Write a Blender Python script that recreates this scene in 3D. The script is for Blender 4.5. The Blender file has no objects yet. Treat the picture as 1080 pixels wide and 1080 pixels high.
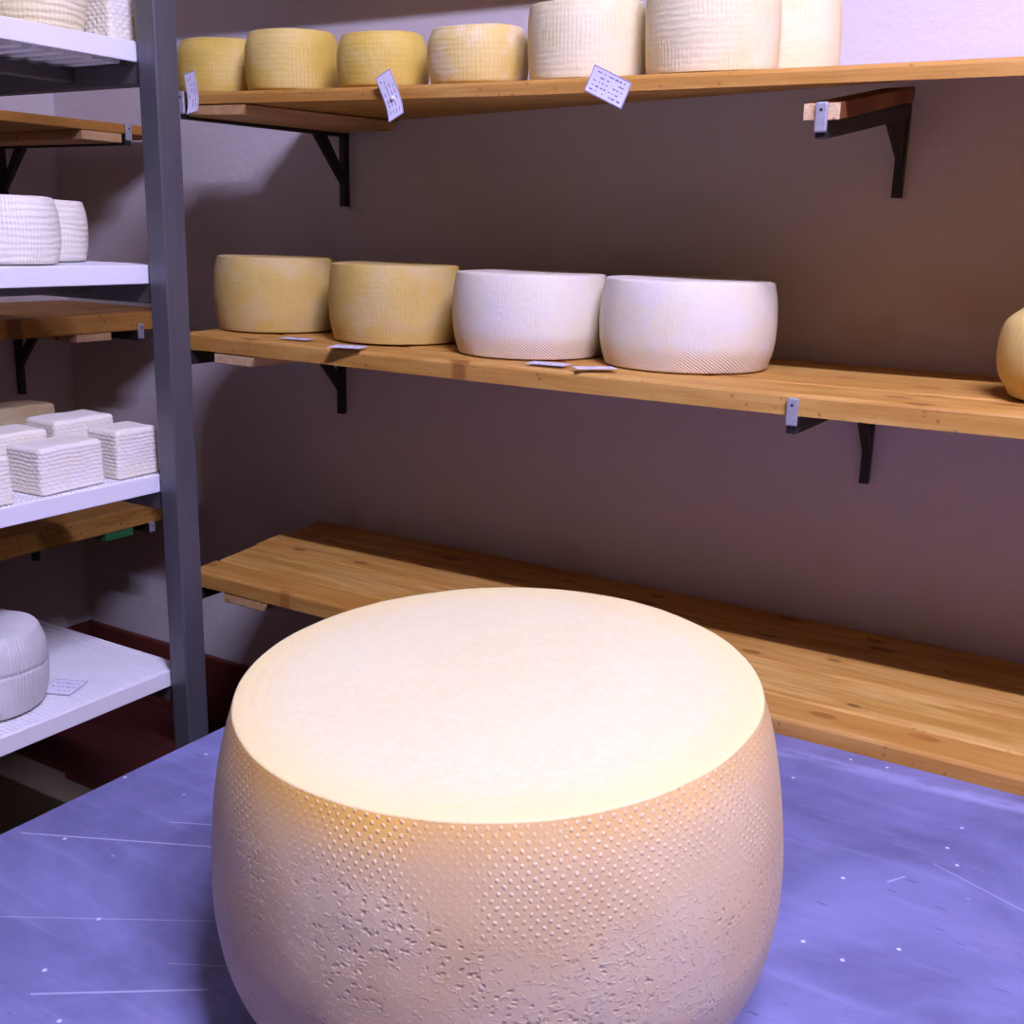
import bpy, bmesh, math, random
from mathutils import Vector, Matrix, noise

random.seed(7)
SC = bpy.context.scene
COL = SC.collection
PI = math.pi
FLOOR = -1.10            # metres below the camera; the whole room is lifted so the floor is z = 0
SCALE = 1.15


# ------------------------------------------------------------------ materials
class NT:
    """tiny helper around a node tree"""
    def __init__(self, name, rough=0.6, metallic=0.0, spec=0.5):
        self.m = bpy.data.materials.new(name)
        self.m.use_nodes = True
        self.t = self.m.node_tree
        self.b = self.t.nodes['Principled BSDF']
        self.b.inputs['Roughness'].default_value = rough
        self.b.inputs['Metallic'].default_value = metallic
        self.b.inputs['Specular IOR Level'].default_value = spec

    def n(self, kind, **kw):
        nd = self.t.nodes.new(kind)
        for k, v in kw.items():
            setattr(nd, k, v)
        return nd

    def put(self, sock, val):
        if hasattr(val, 'is_output'):
            self.t.links.new(val, sock)
        else:
            if isinstance(val, tuple) and len(val) == 3 and sock.type == 'RGBA':
                val = (*val, 1)
            sock.default_value = val

    def math(self, op, a, b=None, clamp=False):
        nd = self.n('ShaderNodeMath', operation=op, use_clamp=clamp)
        self.put(nd.inputs[0], a)
        if b is not None:
            self.put(nd.inputs[1], b)
        return nd.outputs[0]

    def mix(self, fac, a, b, mode='MIX'):
        nd = self.n('ShaderNodeMix', data_type='RGBA', blend_type=mode)
        self.put(nd.inputs['Factor'], fac)
        self.put(nd.inputs[6], a)
        self.put(nd.inputs[7], b)
        return nd.outputs[2]

    def ramp(self, fac, lo, hi, smooth=True):
        nd = self.n('ShaderNodeMapRange', clamp=True)
        nd.interpolation_type = 'SMOOTHSTEP' if smooth else 'LINEAR'
        self.put(nd.inputs[0], fac)
        self.put(nd.inputs[1], lo)
        self.put(nd.inputs[2], hi)
        return nd.outputs[0]

    def coord(self, which='Object', scale=(1, 1, 1), rot=(0, 0, 0), loc=(0, 0, 0), rand=False):
        c = self.n('ShaderNodeTexCoord').outputs[which]
        mp = self.n('ShaderNodeMapping')
        if rand:
            oi = self.n('ShaderNodeObjectInfo')
            v = self.n('ShaderNodeVectorMath', operation='SCALE')
            self.put(v.inputs[0], (7.3, 3.1, 5.7))
            self.put(v.inputs['Scale'], oi.outputs['Random'])
            a = self.n('ShaderNodeVectorMath', operation='ADD')
            self.put(a.inputs[0], c)
            self.put(a.inputs[1], v.outputs[0])
            c = a.outputs[0]
        self.put(mp.inputs[0], c)
        mp.inputs['Scale'].default_value = scale
        mp.inputs['Rotation'].default_value = rot
        mp.inputs['Location'].default_value = loc
        return mp.outputs[0]

    def noise(self, vec, scale, detail=3, rough=0.5, dist=0):
        nd = self.n('ShaderNodeTexNoise')
        self.put(nd.inputs['Vector'], vec)
        nd.inputs['Scale'].default_value = scale
        nd.inputs['Detail'].default_value = detail
        nd.inputs['Roughness'].default_value = rough
        nd.inputs['Distortion'].default_value = dist
        return nd.outputs[0]

    def voronoi(self, vec, scale, out=0, randomness=1.0, dims='3D'):
        nd = self.n('ShaderNodeTexVoronoi', voronoi_dimensions=dims)
        self.put(nd.inputs['Vector'], vec)
        nd.inputs['Scale'].default_value = scale
        nd.inputs['Randomness'].default_value = randomness
        return nd.outputs[out]

    def bump(self, h, strength=0.3, dist=0.002, prev=None):
        nd = self.n('ShaderNodeBump')
        nd.inputs['Strength'].default_value = strength
        nd.inputs['Distance'].default_value = dist
        self.put(nd.inputs['Height'], h)
        if prev is not None:
            self.put(nd.inputs['Normal'], prev)
        return nd.outputs[0]

    def done(self, color, normal=None, rough=None):
        self.put(self.b.inputs['Base Color'], color)
        if normal is not None:
            self.put(self.b.inputs['Normal'], normal)
        if rough is not None:
            self.put(self.b.inputs['Roughness'], rough)
        return self.m


def mat_wall():
    t = NT('plaster', 0.85, spec=0.2)
    v = t.coord()
    a = t.noise(v, 3, 4)
    st = t.ramp(t.noise(v, 5, 5, 0.6), 0.52, 0.72)
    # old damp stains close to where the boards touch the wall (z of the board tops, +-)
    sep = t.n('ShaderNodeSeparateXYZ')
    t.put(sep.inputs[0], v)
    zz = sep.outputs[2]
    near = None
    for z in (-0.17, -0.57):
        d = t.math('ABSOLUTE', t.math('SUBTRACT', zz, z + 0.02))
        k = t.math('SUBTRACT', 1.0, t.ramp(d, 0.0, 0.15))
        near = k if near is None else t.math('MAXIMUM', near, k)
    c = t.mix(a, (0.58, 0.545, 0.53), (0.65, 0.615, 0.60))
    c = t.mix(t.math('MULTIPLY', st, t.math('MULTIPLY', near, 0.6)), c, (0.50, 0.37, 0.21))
    h = t.math('ADD', t.noise(v, 60, 6, 0.6), t.math('MULTIPLY', t.noise(v, 14, 3), 1.2))
    return t.done(c, t.bump(h, 0.45, 0.004))


def mat_wood(name, along, c1=(0.46, 0.235, 0.034), c2=(0.68, 0.43, 0.12), dark=(0.20, 0.075, 0.018)):
    t = NT(name, 0.55, spec=0.35)
    sc = (1, 9, 9) if along == 'x' else (9, 1, 9)
    v = t.coord('Object', sc, rand=True)
    v2 = t.coord('Object', (1, 30, 30) if along == 'x' else (30, 1, 30), rand=True)
    g = t.noise(v, 5, 5, 0.6, 0.6)
    fine = t.noise(v2, 8, 4, 0.65)
    c = t.mix(t.ramp(g, 0.3, 0.7), c1, c2)
    c = t.mix(t.math('MULTIPLY', t.ramp(fine, 0.48, 0.74), 0.55), c, dark)
    # knots
    vk = t.coord('Object', (5.5, 12, 12) if along == 'x' else (12, 5.5, 12), rand=True)
    k = t.voronoi(vk, 1.5, dims='2D')
    ks = t.n('ShaderNodeSeparateXYZ')
    t.put(ks.inputs[0], t.voronoi(vk, 1.5, out=1, dims='2D'))
    has = t.math('GREATER_THAN', ks.outputs[0], 0.62)
    size = t.math('ADD', 0.05, t.math('MULTIPLY', ks.outputs[1], 0.09))
    k = t.math('ADD', t.math('SUBTRACT', k, size), t.math('MULTIPLY', t.math('SUBTRACT', 1.0, has), 5.0))
    kn = t.math('SUBTRACT', 1.0, t.ramp(k, 0.0, 0.05))
    c = t.mix(t.math('MULTIPLY', kn, 0.9), c, (0.055, 0.018, 0.007))
    halo = t.math('SUBTRACT', 1.0, t.ramp(k, 0.0, 0.22))
    c = t.mix(t.math('MULTIPLY', halo, 0.30), c, (0.42, 0.17, 0.035))
    # worm holes
    vh = t.coord('Object', (1, 1, 1), rand=True)
    w = t.math('SUBTRACT', 1.0, t.ramp(t.voronoi(vh, 75), 0.14, 0.22))
    wm = t.ramp(t.noise(vh, 9, 2), 0.44, 0.56)
    gs = t.n('ShaderNodeSeparateXYZ')
    t.put(gs.inputs[0], t.n('ShaderNodeTexCoord').outputs['Normal'])
    edge = t.math('SUBTRACT', 1.0, t.math('MULTIPLY', t.ramp(t.math('ABSOLUTE', gs.outputs[2]), 0.4, 0.6), 0.85))
    c = t.mix(t.math('MULTIPLY', t.math('MULTIPLY', t.math('MULTIPLY', w, wm), edge), 0.8), c, (0.10, 0.04, 0.012))
    # blotches
    bl = t.ramp(t.noise(vh, 7, 4, 0.6), 0.5, 0.72)
    c = t.mix(t.math('MULTIPLY', bl, 0.45), c, (0.50, 0.22, 0.03))
    oi = t.n('ShaderNodeObjectInfo').outputs['Random']
    c = t.mix(t.math('MULTIPLY', oi, 0.6), c, (0.44, 0.19, 0.03))
    h = t.math('ADD', fine, t.math('MULTIPLY', g, 0.6))
    return t.done(c, t.bump(h, 0.35, 0.0015), t.math('ADD', 0.45, t.math('MULTIPLY', fine, 0.25)))


def mat_steel(name, col=(0.30, 0.30, 0.33), rough=0.38, metal=0.75, axis=(60, 60, 2)):
    t = NT(name, rough, metal)
    v = t.coord('Object', axis)
    g = t.noise(v, 4, 3)
    s = t.noise(t.coord(), 14, 4, 0.6)
    c = t.mix(g, tuple(x * 0.8 for x in col), tuple(x * 1.15 for x in col))
    c = t.mix(t.math('MULTIPLY', t.ramp(s, 0.55, 0.75), 0.25), c, tuple(x * 0.6 for x in col))
    return t.done(c, t.bump(g, 0.08, 0.0006), t.math('ADD', rough - 0.1, t.math('MULTIPLY', s, 0.25)))


def mat_black():
    t = NT('black_iron', 0.5, 0.2)
    s = t.noise(t.coord(), 45, 4)
    return t.done(t.mix(s, (0.012, 0.011, 0.012), (0.030, 0.025, 0.024)), t.bump(s, 0.2, 0.0006))


def mat_plastic():
    t = NT('white_plastic', 0.38, spec=0.45)
    s = t.noise(t.coord(), 6, 4)
    return t.done(t.mix(s, (0.80, 0.80, 0.81), (0.86, 0.86, 0.87)))


def mat_table():
    t = NT('brushed_zinc', 0.40, 0.35, 0.5)
    v = t.coord()
    streak = t.noise(t.coord('Object', (1.2, 10, 1), (0, 0, 0.30)), 5, 5, 0.62, 0.4)
    cloud = t.noise(v, 4.2, 5, 0.62, 0.6)
    fine = t.noise(t.coord('Object', (3, 55, 1), (0, 0, 0.30)), 7, 4, 0.6)
    c = t.mix(t.ramp(cloud, 0.3, 0.72), (0.165, 0.170, 0.34), (0.29, 0.305, 0.60))
    c = t.mix(t.math('MULTIPLY', t.ramp(streak, 0.48, 0.72), 0.28), c, (0.40, 0.42, 0.74))
    rust = t.ramp(t.noise(v, 7, 4, 0.6), 0.60, 0.76)
    c = t.mix(t.math('MULTIPLY', rust, 0.30), c, (0.27, 0.19, 0.24))
    c = t.mix(t.math('MULTIPLY', t.ramp(fine, 0.55, 0.8), 0.28), c, (0.13, 0.13, 0.24))
    # crumbs and tiny drips of rind
    sp = t.math('SUBTRACT', 1.0, t.ramp(t.voronoi(v, 15, dims='2D'), 0.022, 0.038))
    spm = t.ramp(t.noise(v, 9, 2), 0.50, 0.56)
    c = t.mix(t.math('MULTIPLY', sp, spm), c, (0.85, 0.86, 0.92))
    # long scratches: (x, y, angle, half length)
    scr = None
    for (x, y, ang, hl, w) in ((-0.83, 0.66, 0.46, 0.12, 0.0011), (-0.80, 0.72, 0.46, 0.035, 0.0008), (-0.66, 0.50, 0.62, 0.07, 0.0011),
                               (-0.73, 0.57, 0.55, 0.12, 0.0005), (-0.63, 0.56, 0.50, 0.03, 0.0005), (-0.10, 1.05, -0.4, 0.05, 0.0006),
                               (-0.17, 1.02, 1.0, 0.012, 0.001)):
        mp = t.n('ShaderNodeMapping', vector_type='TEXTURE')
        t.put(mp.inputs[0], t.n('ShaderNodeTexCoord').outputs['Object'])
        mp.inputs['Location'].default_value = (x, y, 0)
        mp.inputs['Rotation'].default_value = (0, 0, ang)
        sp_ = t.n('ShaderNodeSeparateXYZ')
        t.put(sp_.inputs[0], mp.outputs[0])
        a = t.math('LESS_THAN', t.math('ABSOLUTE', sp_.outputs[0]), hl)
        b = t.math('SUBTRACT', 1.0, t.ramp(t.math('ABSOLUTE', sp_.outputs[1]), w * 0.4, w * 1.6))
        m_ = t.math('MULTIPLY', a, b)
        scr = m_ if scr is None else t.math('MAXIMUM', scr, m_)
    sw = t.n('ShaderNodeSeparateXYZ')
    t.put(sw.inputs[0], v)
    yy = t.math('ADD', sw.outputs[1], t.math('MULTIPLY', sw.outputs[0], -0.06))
    bright_band = t.math('SUBTRACT', 1.0, t.ramp(t.math('ABSOLUTE', t.math('SUBTRACT', yy, 1.247)), 0.002, 0.020))  # bright band near the back edge, painted into the tabletop colour
    bright_band = t.math('MULTIPLY', bright_band, t.ramp(t.noise(t.coord('Object', (6, 14, 1)), 3, 4, 0.6), 0.25, 0.65))
    c = t.mix(t.math('MULTIPLY', bright_band, 0.75), c, (0.50, 0.52, 0.86))
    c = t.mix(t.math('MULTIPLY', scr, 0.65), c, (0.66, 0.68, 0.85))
    # dark hairline dents
    vd = t.coord('Object', (2.2, 14, 1), (0, 0, -0.35))
    dk = t.math('MULTIPLY', t.math('SUBTRACT', 1.0, t.ramp(t.voronoi(vd, 3.4, dims='2D'), 0.03, 0.06)), t.ramp(cloud, 0.5, 0.6))
    c = t.mix(t.math('MULTIPLY', dk, 0.6), c, (0.06, 0.06, 0.13))
    h = t.math('ADD', fine, t.math('MULTIPLY', cloud, 2.0))
    return t.done(c, t.bump(h, 0.10, 0.002), t.math('ADD', 0.30, t.math('MULTIPLY', streak, 0.35)))


def uvxy(t):
    uv = t.n('ShaderNodeUVMap').outputs[0]
    s = t.n('ShaderNodeSeparateXYZ')
    t.put(s.inputs[0], uv)
    return uv, s.outputs[0], s.outputs[1]


def mat_giant():
    """rind of the giant wheel: u = metres round the side, v = metres above the base, top face v > 0.26"""
    t = NT('giant_rind', 0.5, spec=0.45)
    uv, u, v = uvxy(t)
    o = t.coord()
    ring = t.n('ShaderNodeSeparateXYZ')
    t.put(ring.inputs[0], o)
    # dotted cloth pattern (diagonal grid), only in the upper band
    p = 0.0086
    wob = t.math('MULTIPLY', t.math('SUBTRACT', t.noise(o, 26, 2), 0.5), 0.010)
    uu = t.math('ADD', u, wob)
    vv = t.math('ADD', v, t.math('MULTIPLY', t.math('SUBTRACT', t.noise(o, 31, 2), 0.5), 0.006))
    a = t.math('SINE', t.math('MULTIPLY', uu, 2 * PI / p))
    b = t.math('SINE', t.math('MULTIPLY', vv, 2 * PI / p))
    dots = t.ramp(t.math('MULTIPLY', a, b), 0.30, 1.0)
    # the band is deeper on the right hand side of the wheel
    lim = t.math('SUBTRACT', 0.203, t.math('MULTIPLY', t.ramp(ring.outputs[0], 0.02, 0.17), 0.026))
    lim = t.math('ADD', lim, t.math('MULTIPLY', t.math('SUBTRACT', t.noise(o, 9, 3), 0.5), 0.06))
    side = t.math('LESS_THAN', v, 0.2592)
    band = t.math('MULTIPLY', t.ramp(t.math('SUBTRACT', v, lim), 0.0, 0.022), side)
    patch = t.ramp(t.noise(o, 14, 3), 0.36, 0.56)
    dots = t.math('MULTIPLY', t.math('MULTIPLY', dots, band), t.math('ADD', 0.15, t.math('MULTIPLY', patch, 0.85)))
    low = t.math('MULTIPLY', t.math('SUBTRACT', 1.0, band), side)
    # pits, dashes and crumbs of the lower rind
    warp = t.n('ShaderNodeVectorMath', operation='ADD')
    t.put(warp.inputs[0], t.coord('UV', (0.8, 1.0, 1), (0, 0, 0.5)))
    nz = t.n('ShaderNodeTexNoise')
    t.put(nz.inputs['Vector'], o)
    nz.inputs['Scale'].default_value = 60
    sc = t.n('ShaderNodeVectorMath', operation='SCALE')
    t.put(sc.inputs[0], nz.outputs[1])
    sc.inputs['Scale'].default_value = 0.007
    t.put(warp.inputs[1], sc.outputs[0])
    pit = t.math('SUBTRACT', 1.0, t.ramp(t.voronoi(warp.outputs[0], 135, dims='2D'), 0.04, 0.26))
    pm = t.ramp(t.noise(o, 21, 4, 0.6), 0.47, 0.58)
    pit = t.math('MULTIPLY', t.math('MULTIPLY', pit, pm), low)
    grit = t.ramp(t.noise(warp.outputs[0], 230, 4, 0.62), 0.52, 0.70)
    gm = t.ramp(t.noise(o, 8, 4, 0.6), 0.34, 0.56)
    grit = t.math('MULTIPLY', t.math('MULTIPLY', grit, gm), low)
    fine = t.math('MULTIPLY', t.noise(o, 420, 3, 0.6), side)
    # colour
    big = t.noise(o, 4.5, 4, 0.55)
    c = t.mix(t.ramp(big, 0.32, 0.70), (0.60, 0.415, 0.205), (0.66, 0.485, 0.265))
    bloom = t.math('MULTIPLY', t.ramp(t.noise(o, 8, 6, 0.62), 0.45, 0.62), low)
    c = t.mix(t.math('MULTIPLY', bloom, 0.45), c, (0.64, 0.54, 0.37))
    c = t.mix(t.math('MULTIPLY', grit, 0.25), c, (0.72, 0.62, 0.52))
    ora = t.math('MULTIPLY', t.ramp(v, 0.222, 0.257), side)
    oram = t.math('MULTIPLY', ora, t.math('ADD', 0.35, t.math('MULTIPLY', t.ramp(t.noise(o, 7, 4), 0.38, 0.64), 0.6)))
    c = t.mix(oram, c, (0.84, 0.49, 0.095))
    c = t.mix(t.math('MULTIPLY', dots, 0.5), c, (0.86, 0.70, 0.48))
    spot = t.math('MULTIPLY', t.math('SUBTRACT', 1.0, t.ramp(t.voronoi(o, 30), 0.02, 0.05)), t.math('MULTIPLY', side, t.ramp(t.noise(o, 9, 1), 0.5, 0.6)))
    c = t.mix(t.math('MULTIPLY', spot, 0.7), c, (0.42, 0.20, 0.03))
    c = t.mix(t.math('MULTIPLY', pit, 0.18), c, (0.46, 0.30, 0.17))
    # top face: pale, grainy, faint concentric lines, yellower towards the rim
    rr = t.math('SQRT', t.math('ADD', t.math('POWER', ring.outputs[0], 2.0), t.math('POWER', ring.outputs[1], 2.0)))
    ctop = t.mix(t.ramp(t.noise(o, 6, 4), 0.35, 0.65), (0.72, 0.65, 0.36), (0.74, 0.685, 0.40))
    ctop = t.mix(t.math('MULTIPLY', t.ramp(t.noise(o, 90, 5, 0.7), 0.45, 0.62), 0.5), ctop, (0.76, 0.71, 0.46))
    ctop = t.mix(t.math('MULTIPLY', t.ramp(t.noise(o, 260, 4, 0.7), 0.52, 0.68), 0.25), ctop, (0.60, 0.52, 0.28))
    ctop = t.mix(t.math('MULTIPLY', t.ramp(rr, 0.15, 0.205), 0.75), ctop, (0.76, 0.64, 0.27))
    istop = t.ramp(v, 0.2575, 0.2597)
    c = t.mix(istop, c, ctop)
    circ = t.math('MULTIPLY', t.math('SINE', t.math('MULTIPLY', rr, 620)), t.math('MULTIPLY', istop, t.ramp(rr, 0.09, 0.19)))
    grain = t.math('MULTIPLY', t.noise(o, 300, 5, 0.7), istop)
    h = t.math('ADD', t.math('MULTIPLY', dots, 0.42), t.math('MULTIPLY', grit, 0.55))
    h = t.math('SUBTRACT', h, t.math('MULTIPLY', pit, 0.55))
    h = t.math('ADD', h, t.math('MULTIPLY', fine, 0.18))
    h = t.math('ADD', h, t.math('ADD', t.math('MULTIPLY', grain, 0.45), t.math('MULTIPLY', circ, 0.06)))
    nrm = t.bump(h, 0.8, 0.002)
    ro = t.math('ADD', 0.36, t.math('MULTIPLY', t.noise(o, 16, 3), 0.22))
    t.b.inputs['Subsurface Weight'].default_value = 0.10
    t.b.inputs['Subsurface Radius'].default_value = (0.02, 0.012, 0.006)
    t.b.inputs['Subsurface Scale'].default_value = 0.4
    return t.done(c, nrm, ro)


def mat_cheese(name, c1, c2, bloom=(0.80, 0.76, 0.72), bloom_amt=0.3, ribs=0.0, rib_p=0.006, rows=0.0, weave=0.0, seam=0.0, height=0.12):
    t = NT(name, 0.6, spec=0.3)
    uv, u, v = uvxy(t)
    o = t.coord('Object', rand=True)
    g = t.noise(o, 10, 4, 0.6)
    c = t.mix(t.ramp(g, 0.35, 0.66), c1, c2)
    bm_ = t.ramp(t.noise(o, 14, 6, 0.62), 0.46, 0.60)
    c = t.mix(t.math('MULTIPLY', bm_, bloom_amt), c, bloom)
    c = t.mix(t.math('MULTIPLY', t.ramp(t.noise(o, 90, 4, 0.7), 0.5, 0.75), 0.25), c, tuple(x * 0.82 for x in c1))
    h = t.noise(o, 120, 5, 0.65)
    if ribs:
        wob = t.math('MULTIPLY', t.noise(o, 25, 2), 0.006)
        r = t.math('SINE', t.math('MULTIPLY', t.math('ADD', u, wob), 2 * PI / rib_p))
        msk = t.ramp(t.noise(o, 16, 3), 0.36, 0.58)
        h = t.math('ADD', h, t.math('MULTIPLY', t.math('MULTIPLY', r, msk), ribs))
    if rows:
        wob = t.math('MULTIPLY', t.noise(t.coord('UV', (1, 3, 1)), 30, 2), 0.008)
        r = t.math('SINE', t.math('MULTIPLY', t.math('ADD', v, wob), 2 * PI / 0.0075))
        h = t.math('ADD', h, t.math('MULTIPLY', r, rows))
    if weave:
        a = t.math('SINE', t.math('MULTIPLY', t.math('ADD', u, t.math('MULTIPLY', v, 1.6)), 2 * PI / 0.0062))
        low = t.math('SUBTRACT', 1.0, t.ramp(v, height * 0.16, height * 0.32))
        h = t.math('ADD', h, t.math('MULTIPLY', t.math('MULTIPLY', a, low), weave))
        c = t.mix(t.math('MULTIPLY', low, 0.55), c, (0.80, 0.66, 0.40))
    if seam:
        d = t.math('ABSOLUTE', t.math('SUBTRACT', v, t.math('ADD', height * 0.46, t.math('MULTIPLY', t.noise(o, 9, 2), 0.02))))
        sm = t.math('SUBTRACT', 1.0, t.ramp(d, 0.0, 0.004))
        h = t.math('SUBTRACT', h, t.math('MULTIPLY', sm, seam))
    return t.done(c, t.bump(h, 0.55, 0.0016))


def flat(name, col, rough=0.6, spec=0.4, metal=0.0):
    t = NT(name, rough, metal, spec)
    s = t.noise(t.coord(), 30, 3)
    return t.done(t.mix(s, tuple(x * 0.93 for x in col), col))


def mat_floor():
    t = NT('red_tiles', 0.45, spec=0.4)
    v = t.coord()
    br = t.n('ShaderNodeTexBrick')
    t.put(br.inputs['Vector'], v)
    br.offset = 0.0
    br.inputs['Scale'].default_value = 1.0
    br.inputs['Brick Width'].default_value = 0.30
    br.inputs['Row Height'].default_value = 0.30
    br.inputs['Mortar Size'].default_value = 0.003
    br.inputs['Color1'].default_value = (0.085, 0.018, 0.014, 1)
    br.inputs['Color2'].default_value = (0.10, 0.022, 0.017, 1)
    br.inputs['Mortar'].default_value = (0.05, 0.015, 0.012, 1)
    s = t.noise(v, 9, 5)
    c = t.mix(t.math('MULTIPLY', s, 0.4), br.outputs[0], (0.06, 0.014, 0.012))
    return t.done(c, t.bump(s, 0.1, 0.002))


M = {}
M['wall'] = mat_wall()
M['ceiling'] = flat('ceiling_paint', (0.14, 0.13, 0.125), 0.9)
M['floor'] = mat_floor()
M['skirt'] = flat('red_skirting', (0.13, 0.028, 0.018), 0.5)
M['slab'] = flat('grey_mat', (0.24, 0.20, 0.13), 0.8)
M['wood_x'] = mat_wood('pine_along_back_wall', 'x')
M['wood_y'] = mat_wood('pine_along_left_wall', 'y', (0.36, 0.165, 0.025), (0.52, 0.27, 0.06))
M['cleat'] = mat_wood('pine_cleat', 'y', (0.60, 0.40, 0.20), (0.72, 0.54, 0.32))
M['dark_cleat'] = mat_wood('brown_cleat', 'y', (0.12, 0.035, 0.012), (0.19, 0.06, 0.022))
M['green'] = flat('green_paint', (0.03, 0.20, 0.06), 0.6)
M['steel'] = mat_steel('rack_steel', (0.15, 0.15, 0.17), 0.40, 0.6)
M['dull'] = mat_steel('dull_steel', (0.11, 0.10, 0.10), 0.5, 0.5, (3, 60, 60))
M['plate'] = mat_steel('bright_plate', (0.46, 0.46, 0.50), 0.45, 0.5, (30, 30, 30))
M['black'] = mat_black()
M['plastic'] = mat_plastic()
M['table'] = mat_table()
M['giant'] = mat_giant()
M['yellow'] = mat_cheese('yellow_rind', (0.64, 0.45, 0.075), (0.72, 0.54, 0.12), (0.74, 0.62, 0.30), 0.3, ribs=0.10, rows=0.10)
M['yellow_bloom'] = mat_cheese('yellow_rind_bloom', (0.66, 0.48, 0.12), (0.75, 0.58, 0.20), (0.80, 0.72, 0.50), 0.5, ribs=0.15, rows=0.12)
M['cream'] = mat_cheese('cream_rind', (0.78, 0.68, 0.36), (0.82, 0.74, 0.45), (0.86, 0.80, 0.56), 0.4, ribs=0.24, rib_p=0.0055, rows=0.10)
M['tan'] = mat_cheese('tan_rind', (0.60, 0.425, 0.095), (0.65, 0.48, 0.14), (0.62, 0.50, 0.27), 0.45, ribs=0.05, rows=0.04)
M['ivory'] = mat_cheese('ivory_rind', (0.76, 0.70, 0.48), (0.78, 0.74, 0.58), (0.74, 0.71, 0.66), 0.6, ribs=0.10, weave=0.6)
M['amber'] = mat_cheese('amber_rind', (0.66, 0.44, 0.10), (0.72, 0.53, 0.16), (0.74, 0.60, 0.27), 0.3, ribs=0.1)
M['white_rib'] = mat_cheese('white_ribbed_rind', (0.80, 0.77, 0.62), (0.86, 0.84, 0.70), (0.88, 0.86, 0.74), 0.3, ribs=0.35, rib_p=0.0045, rows=0.40)
M['cream_rib'] = mat_cheese('cream_ribbed_rind', (0.80, 0.70, 0.38), (0.86, 0.79, 0.50), (0.88, 0.84, 0.62), 0.3, ribs=0.15, rib_p=0.0055, rows=0.6)
M['grey_rib'] = mat_cheese('grey_ribbed_rind', (0.68, 0.67, 0.64), (0.78, 0.77, 0.74), (0.62, 0.63, 0.58), 0.35, ribs=0.55, rib_p=0.0042, seam=1.6, height=0.11)
M['curd'] = mat_cheese('white_curd', (0.82, 0.79, 0.66), (0.86, 0.84, 0.73), (0.84, 0.78, 0.52), 0.35)
M['curd_tan'] = mat_cheese('tan_curd', (0.60, 0.45, 0.22), (0.66, 0.53, 0.30), (0.70, 0.62, 0.44), 0.3)
M['paper'] = flat('label_paper', (0.80, 0.78, 0.86), 0.6)
M['ink'] = flat('label_ink', (0.17, 0.15, 0.36), 0.6)
M['pin'] = flat('pin_head', (0.86, 0.86, 0.90), 0.3, 0.6)
M['hole'] = flat('hole_black', (0.01, 0.01, 0.012), 0.8)
M['lamp_body'] = flat('lamp_enamel', (0.8, 0.8, 0.8), 0.4)

_tube = bpy.data.materials.new('glowing_tube')
_tube.use_nodes = True
_nt = _tube.node_tree
_nt.nodes.clear()
_e = _nt.nodes.new('ShaderNodeEmission')
_o = _nt.nodes.new('ShaderNodeOutputMaterial')
_e.inputs[0].default_value = (0.635, 0.585, 1.0, 1)
_e.inputs[1].default_value = 860.0
_nt.links.new(_e.outputs[0], _o.inputs[0])
M['tube'] = _tube


# ------------------------------------------------------------------ geometry helpers
def obj(name, bm, mat, parent=None, loc=(0, 0, 0), smooth=False, rot=(0, 0, 0)):
    bmesh.ops.recalc_face_normals(bm, faces=bm.faces)
    me = bpy.data.meshes.new(name)
    bm.to_mesh(me)
    bm.free()
    mats = mat if isinstance(mat, list) else [mat]
    for m in mats:
        me.materials.append(m)
    if smooth:
        for p in me.polygons:
            p.use_smooth = True
    o = bpy.data.objects.new(name, me)
    COL.objects.link(o)
    o.location = loc
    o.rotation_euler = rot
    if parent is not None:
        o.parent = parent
    return o


def tag(o, label, cat, group=None):
    o['label'] = label
    o['category'] = cat
    if group:
        o['group'] = group
    return o


def struct(o):
    o['kind'] = 'structure'
    return o


def thing(name, loc, label, cat, group=None, rz=0):
    o = bpy.data.objects.new(name, None)
    o.empty_display_size = 0.05
    COL.objects.link(o)
    o.location = loc
    o.rotation_euler = (0, 0, rz)
    return tag(o, label, cat, group)


def box(bm, x0, x1, y0, y1, z0, z1, bev=0.0, seg=2):
    r = bmesh.ops.create_cube(bm, size=1)
    vs = r['verts']
    for v in vs:
        v.co = Vector((x0 + (v.co.x + .5) * (x1 - x0), y0 + (v.co.y + .5) * (y1 - y0), z0 + (v.co.z + .5) * (z1 - z0)))
    if bev:
        es = list({e for v in vs for e in v.link_edges})
        bmesh.ops.bevel(bm, geom=es, offset=bev, segments=seg, affect='EDGES', profile=0.5)
    return bm


def prism(bm, pts, axis, a, b, bev=0.0):
    """polygon pts (2d) extruded along axis 'x','y','z' from a to b"""
    def mk(p, q):
        return {'x': (q, p[0], p[1]), 'y': (p[0], q, p[1]), 'z': (p[0], p[1], q)}[axis]
    v0 = [bm.verts.new(mk(p, a)) for p in pts]
    v1 = [bm.verts.new(mk(p, b)) for p in pts]
    n = len(pts)
    fs = [bm.faces.new(v0), bm.faces.new(v1)]
    for i in range(n):
        fs.append(bm.faces.new((v0[i], v0[(i + 1) % n], v1[(i + 1) % n], v1[i])))
    if bev:
        es = list({e for f in fs for e in f.edges})
        bmesh.ops.bevel(bm, geom=es, offset=bev, segments=2, affect='EDGES', profile=0.5)
    return bm


def cyl(bm, p0, p1, r, seg=20):
    p0, p1 = Vector(p0), Vector(p1)
    d = p1 - p0
    q = d.to_track_quat('Z', 'Y').to_matrix().to_4x4()
    bmesh.ops.create_cone(bm, cap_ends=True, segments=seg, radius1=r, radius2=r, depth=d.length,
                          matrix=Matrix.Translation((p0 + p1) / 2) @ q)
    return bm


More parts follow.
